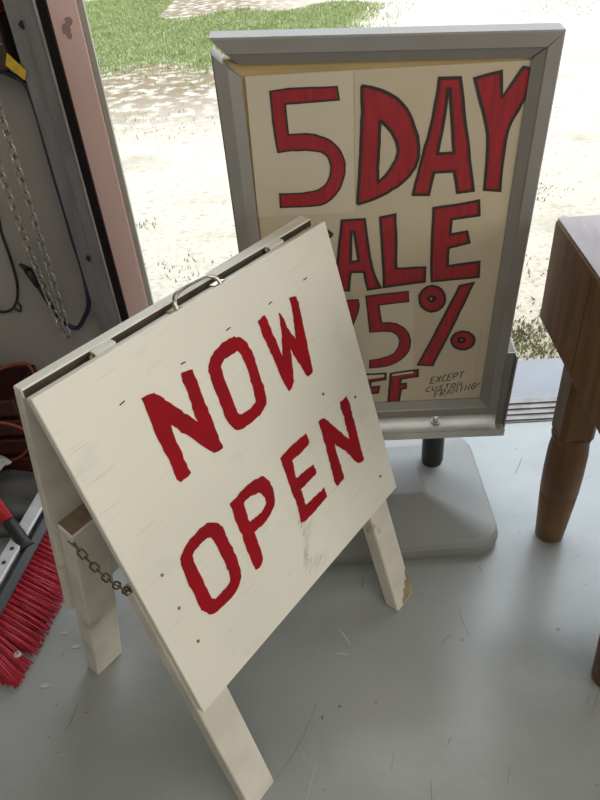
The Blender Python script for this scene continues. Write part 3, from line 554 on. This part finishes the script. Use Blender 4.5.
# small handwritten note
GL = {'E': [[(1, 1), (0, 1), (0, 0), (1, 0)], [(0, .5), (.8, .55)]], 'X': [[(0, 1), (1, 0)], [(1, 1), (0, 0)]], 'C': [[(1, .9), (.5, 1), (0, .6), (.1, .1), (.6, 0), (1, .1)]],
      'P': [[(0, 0), (0, 1), (.8, 1), (1, .7), (.7, .45), (0, .45)]], 'T': [[(0, 1), (1.1, 1)], [(.5, 1), (.5, 0)]], 'U': [[(0, 1), (0, .2), (.4, 0), (.9, .2), (.9, 1)]],
      'S': [[(1, .9), (.5, 1), (.1, .75), (.8, .35), (.6, 0), (0, .1)]], 'O': [[(.5, 1), (0, .6), (.2, 0), (.8, .1), (1, .7), (.5, 1)]], 'M': [[(0, 0), (.1, 1), (.5, .3), (.9, 1), (1, 0)]],
      'F': [[(1, 1), (0, 1), (0, 0)], [(0, .5), (.8, .55)]], 'R': [[(0, 0), (0, 1), (.8, 1), (.9, .6), (0, .45), (1, 0)]], 'A': [[(0, 0), (.5, 1), (1, 0)], [(.2, .4), (.8, .4)]],
      'I': [[(.5, 1), (.5, 0)]], 'N': [[(0, 0), (0, 1), (.9, 0), (.9, 1)]], 'G': [[(1, .9), (.4, 1), (0, .5), (.3, 0), (.9, .1), (.95, .45), (.5, .45)], [(.9, .45), (1.9, .75)]]}
for word, (x0, z0), (x1, z1), hh in (('EXCEPT', (0.1290, -0.3580), (0.2120, -0.3420), 0.0205), ('CUSTOM', (0.1194, -0.3858), (0.2125, -0.3700), 0.0150), ('FRAMING', (0.1413, -0.4065), (0.2480, -0.3800), 0.0205)):
    b = B(); n = len(word); dx, dz = (x1 - x0) / n, (z1 - z0) / n
    for k, ch in enumerate(word):
        for st in GL[ch]:
            pts = []
            for px, pz in st: pts.append((x0 + dx * (k + px * 0.70) + pz * hh * 0.15, z0 + dz * (k + px * 0.7) + pz * hh))
            ribbon(b, pts, 0.0026, toS, NS, 0.0006)
    b.done('handwritten_word', m_note, main, recalc=False)

# ---------------------------------------------------------------- butcher block table
TX, TY, TZ0, TZ1 = 0.475, 1.335, 0.643, 0.881
table = thing('butcher_block_table', (0.8, 1.04, 0), 'thick wooden butcher block table on turned legs beside the sale sign', 'table')
b = B(); b.box(TX, TX + 0.62, TY - 0.60, TY, TZ0, TZ1 - 0.004); b.bevel(0.006, 2)
blk = b.done('block', m_block, table)
b = B(); b.box(TX + 0.004, TX + 0.616, TY - 0.596, TY - 0.004, TZ1 - 0.004, TZ1 + 0.001); b.done('worktop_surface', m_top, table)
b = B(); b.box(TX - 0.0006, TX + 0.001, TY - 0.232, TY - 0.230, TZ0 + 0.006, TZ1 - 0.01); b.done('plank_joint', m_housing, blk)
lprof = [(0.032, 0.0), (0.0365, 0.006), (0.0395, 0.05), (0.044, 0.12), (0.0468, 0.168), (0.0440, 0.172), (0.0474, 0.176), (0.0485, 0.24), (0.0475, 0.31), (0.0440, 0.345), (0.0420, 0.352), (0.0460, 0.358), (0.0475, 0.366), (0.0450, 0.374)]
for x in (TX + 0.096, TX + 0.535):
    for y in (TY - 0.085, TY - 0.505):
        b = B(); x += 0.016 * (y < 1); b.lathe((x, y, 0), lprof, 30)
        w_ = 0.041; ch = 0.012
        b.prism([(x - w_ + ch, y - w_, .37), (x + w_ - ch, y - w_, .37), (x + w_, y - w_ + ch, .37), (x + w_, y + w_ - ch, .37), (x + w_ - ch, y + w_, .37), (x - w_ + ch, y + w_, .37), (x - w_, y + w_ - ch, .37), (x - w_, y - w_ + ch, .37)], (0, 0, TZ0 - .37))
        b.done('leg', m_leg, table)

# ---------------------------------------------------------------- push broom at the left
broom = thing('push_broom', (-0.80, 1.15, 0), 'push broom with red bristles and red handle on the floor', 'broom')
E0, E1 = V((-0.858, 0.905, 0.085)), V((-0.797, 1.36, 0.085)); D = (E1 - E0).normalized(); S = V((D.y, -D.x, 0)).normalized()
T = V((0.62, -0.12, -0.77)).normalized()       # the way the bristles lean
Q = T.cross(D).normalized(); T = D.cross(Q).normalized()
if T.z > 0: T = -T
LB = (E1 - E0).length
b = B(); b.obox(E0, D, T, Q, (0, LB), (-0.024, 0.004), (-0.017, 0.017)); b.bevel(0.005, 2); blkb = b.done('broom_block', m_bblock, broom)
b = B()
random.seed(11)
for i in range(31):
    for j in range(5):
        c0 = E0 + D * (0.008 + (LB - 0.016) * i / 30) + Q * (-0.0135 + 0.00675 * j)
        fan = ((i / 30) - 0.5) * 0.35 if i > 3 else -0.25 - (3 - i) * 0.05
        for k in range(6):
            d = (T + D * (fan + random.gauss(0, 0.035)) + Q * ((j - 2) * 0.08 + random.gauss(0, 0.03))).normalized()
            ln = 0.126 + random.gauss(0, 0.0015); p1 = c0 + d * ln
            if p1.z < 0.002: p1 = c0 + d * (ln * (c0.z - 0.002) / (c0.z - p1.z))
            s0 = c0 + D * random.gauss(0, 0.0016) + Q * random.gauss(0, 0.0016)
            b.tube([s0, (s0 + p1) / 2 + V((0, 0, 0.002)), p1], [0.0018, 0.0017, 0.0012], 5)
br = b.done('bristles', m_bristle, broom); br['kind'] = 'stuff'; br['label'] = 'dense red bristles'
b = B(); b.obox(E0 - T * 0.027, D, -S, V((0, 0, 1)), (-0.02, LB + 0.02), (0.004, 0.044), (0.0, 0.010)); b.bevel(0.003, 2)
bar = b.done('brace_bar', m_silver, broom); bar['label'] = 'silver metal bar along the block'
for f in (0.50, 0.60, 0.68):
    c_ = E0 - T * 0.027 - S * 0.022 + D * (LB * f) + V((0, 0, 0.0095)); b = B(); b.lathe(c_, [(0.006, c_.z), (0.0055, c_.z + 0.003), (0.002, c_.z + 0.004)], 10); b.done('rivet', m_bblock, bar)
g0 = E0 + D * (LB * 0.64) - T * 0.015; g1 = V((-1.361, 1.75, 0.535)); gd = (g1 - g0).normalized()
b = B(); b.tube([g0, g0 + gd * 0.02, g0 + gd * 0.088, g0 + gd * 0.095], [0.022, 0.019, 0.017, 0.0165], 16); b.done('socket', m_grip, broom)
b = B(); b.tube([g0 + gd * 0.09, g1], 0.0155, 16); b.done('handle', m_redh, broom)

# ---------------------------------------------------------------- things on and by the wall
ch = thing('hoist_chain', (-0.76, 1.70, 0.43), 'looped zinc pull chain hanging in front of the grey wall', 'chain')
lm = link_mesh(0.036, 0.0195, 0.0026, 'link', m_zinc)
top = 1.72
pa = [(-0.790, 1.70, top)] + [(-0.790, 1.70, 0.9), (-0.785, 1.70, 0.70), (-0.772, 1.70, 0.50), (-0.764, 1.70, 0.438)]
pbq = [(-0.759, 1.70, 0.438), (-0.753, 1.70, 0.50), (-0.748, 1.70, 0.70), (-0.745, 1.70, 0.9), (-0.740, 1.70, top)]
chain(ch, pa, lm, 0.0285); chain(ch, pbq, lm, 0.0285)
b = B(); b.tube([(-0.765, 1.685, 1.74), (-0.765, 1.715, 1.74)], 0.034, 20); b.tube([(-0.765, 1.715, 1.74), (-0.765, YW - 0.001, 1.74)], 0.010, 10); b.done('pulley', m_rail, ch)
cpx = [(-0.735, 1.735, 1.150), (-0.712, 1.73, 1.145), (-0.672, 1.72, 1.120), (-0.663, 1.715, 1.06), (-0.662, 1.71, 0.985), (-0.663, 1.71, 0.90), (-0.663, 1.71, 0.815), (-0.664, 1.71, 0.73), (-0.662, 1.71, 0.645), (-0.666, 1.71, 0.58), (-0.682, 1.725, 0.520), (-0.708, 1.74, 0.477), (-0.742, 1.742, 0.438), (-0.775, 1.742, 0.462), (-0.798, 1.742, 0.520), (-0.815, 1.742, 0.588)]
b = B(); b.tube(smooth(cpx, 5), 0.0068, 8); cab = b.done('cable', m_cable)
tag(cab, 'dark blue cable looping down beside the grey door rail', 'cable')
b = B(); b.tube([(-0.814, 1.742, 0.583), (-0.828, 1.742, 0.638)], [0.009, 0.013], 8); b.tube([(-0.828, 1.742, 0.638), (-0.846, 1.742, 0.656)], [0.010, 0.004], 6); b.done('plug', m_grip, cab)
wpx = [(-0.875, 1.79, 0.80), (-0.885, 1.785, 0.735), (-0.886, 1.785, 0.66), (-0.893, 1.785, 0.575), (-0.915, 1.785, 0.515), (-0.95, 1.785, 0.485), (-1.0, 1.785, 0.50), (-1.06, 1.79, 0.6)]
b = B(); b.tube(smooth(wpx, 5), 0.004, 6); b.tube(smooth([(-0.915, 1.785, 0.515), (-0.905, 1.78, 0.505), (-0.912, 1.78, 0.485), (-0.928, 1.78, 0.50)], 4), 0.003, 6); b.tube([(-0.875, 1.79, 0.80), (-0.875, YW + 0.002, 0.81)], 0.004, 6)
tag(b.done('wire', m_black), 'thin black wire hanging in a loop on the grey wall', 'wire')
hs = thing('wall_box', (-0.86, 1.75, 1.14), 'dark brown box with a red top mounted on the grey wall', 'box')
b = B(); b.box(-1.05, -0.694, 1.72, YW, 1.15, 1.262); b.bevel(0.006, 2); b.done('housing', m_housing, hs)
b = B(); b.box(-1.05, -0.690, 1.715, YW, 1.262, 1.40); b.bevel(0.006, 2); b.done('cap', m_redcap, hs)
b = B(); b.box(-1.0, -0.698, 1.7185, 1.7205, 1.205, 1.209); b.done('seam', m_rail, hs)
b = B(); b.prism([(-0.682, 1.692, 1.193), (-0.650, 1.692, 1.152), (-0.661, 1.692, 1.134), (-0.694, 1.692, 1.168)], (0, 0.0025, 0)); b.bevel(0.0006, 1)
tag(b.done('tag', m_yellow), 'yellow tag hanging on the blue cable below the wall box', 'tag')
# clutter on the floor against the wall
cr = thing('tool_crate', (-1.10, 1.66, 0), 'dark maroon slatted crate on the floor against the wall', 'crate')
for k in range(4):
    z = 0.02 + k * 0.075
    b = B(); b.box(-1.42, -0.93, 1.58, 1.592, z, z + 0.055); b.bevel(0.003, 1); b.done('slat', m_crate, cr)
b = B(); b.box(-0.942, -0.93, 1.592, 1.78, 0.0, 0.29); b.box(-1.42, -1.408, 1.592, 1.78, 0.0, 0.29); b.box(-1.408, -0.942, 1.768, 1.78, 0.0, 0.29); b.box(-1.408, -0.942, 1.592, 1.768, 0.0, 0.012); b.done('body', m_crate, cr)
def at(px, z):                                # floor-parallel positions measured off the photograph's left edge
    return px
cp = [(-1.35, 1.50, 0.008), (-1.15, 1.535, 0.008), (-1.02, 1.55, 0.008), (-0.95, 1.56, 0.010), (-0.90, 1.57, 0.02), (-0.875, 1.60, 0.05), (-0.885, 1.66, 0.10), (-0.91, 1.71, 0.17), (-0.915, 1.73, 0.29), (-0.95, 1.74, 0.325), (-1.06, 1.70, 0.312), (-1.12, 1.63, 0.312)]
b = B(); b.tube(smooth(cp, 6), 0.0048, 8)
b.tube(smooth([(-1.30, 1.56, 0.12), (-1.1, 1.565, 0.07), (-0.98, 1.565, 0.09), (-0.92, 1.575, 0.15), (-0.95, 1.57, 0.22), (-1.1, 1.565, 0.25), (-1.3, 1.56, 0.20)], 6), 0.0048, 8)
tag(b.done('extension_cord', m_orange), 'orange red cord tangled around the maroon crate', 'cord')
def lump(name, c, r, m, seed, label, cat, amp=0.25):
    random.seed(seed); bm = bmesh.new(); bmesh.ops.create_icosphere(bm, subdivisions=4, radius=1)
    ph = [(random.uniform(2, 5), random.uniform(0, 6), V((random.gauss(0, 1), random.gauss(0, 1), random.gauss(0, 1))).normalized()) for _ in range(9)]
    for v in bm.verts:
        k = 1 + sum(abs(math.sin(f * v.co.dot(d) + p)) - 0.6 for f, p, d in ph) * amp / 3
        v.co = V((c[0] + v.co.x * r[0] * k, c[1] + v.co.y * r[1] * k, max(0.001, c[2] + v.co.z * r[2] * k)))
    for f in bm.faces: f.smooth = True
    b = B(); b.bm.free(); b.bm = bm
    return tag(b.done(name, m), label, cat)
lump('plastic_bag', (-0.99, 1.42, 0.05), (0.16, 0.10, 0.075), m_bag, 3, 'dark grey crumpled plastic bag on the floor behind the broom', 'bag')
lump('rag', (-1.02, 1.475, 0.152), (0.05, 0.03, 0.022), m_rag, 5, 'dirty white rag lying on the grey plastic bag', 'rag', 0.5)
b = B(); b.tube(smooth([(-0.772, 0.900, 0.075), (-0.765, 0.89, 0.08), (-0.758, 0.896, 0.077), (-0.768, 0.905, 0.074)], 4), 0.004, 6)
random.seed(23)
for k, (x, y) in enumerate(((-0.66, 0.96), (-0.70, 1.0), (-0.66, 1.03), (-0.71, 0.86))):
    a = random.uniform(0, 3); b2 = B(); pts = []
    for j in range(6):
        t = a + j * math.pi / 3; r = random.uniform(0.004, 0.009); pts.append((x + r * math.cos(t) * 1.5, y + r * math.sin(t), 0.0005))
    b2.prism(pts, (0, 0, 0.0015))
    tag(b2.done('paper_scrap', m_rag), 'tiny white paper scrap on the floor beside the red bristles', 'scrap', 'paper scraps by the broom')
tag(b.done('tape_scrap', m_rag), 'small white scrap caught on the red bristles', 'scrap')
for o in bpy.data.objects:
    if '_o' in o: del o['_o']
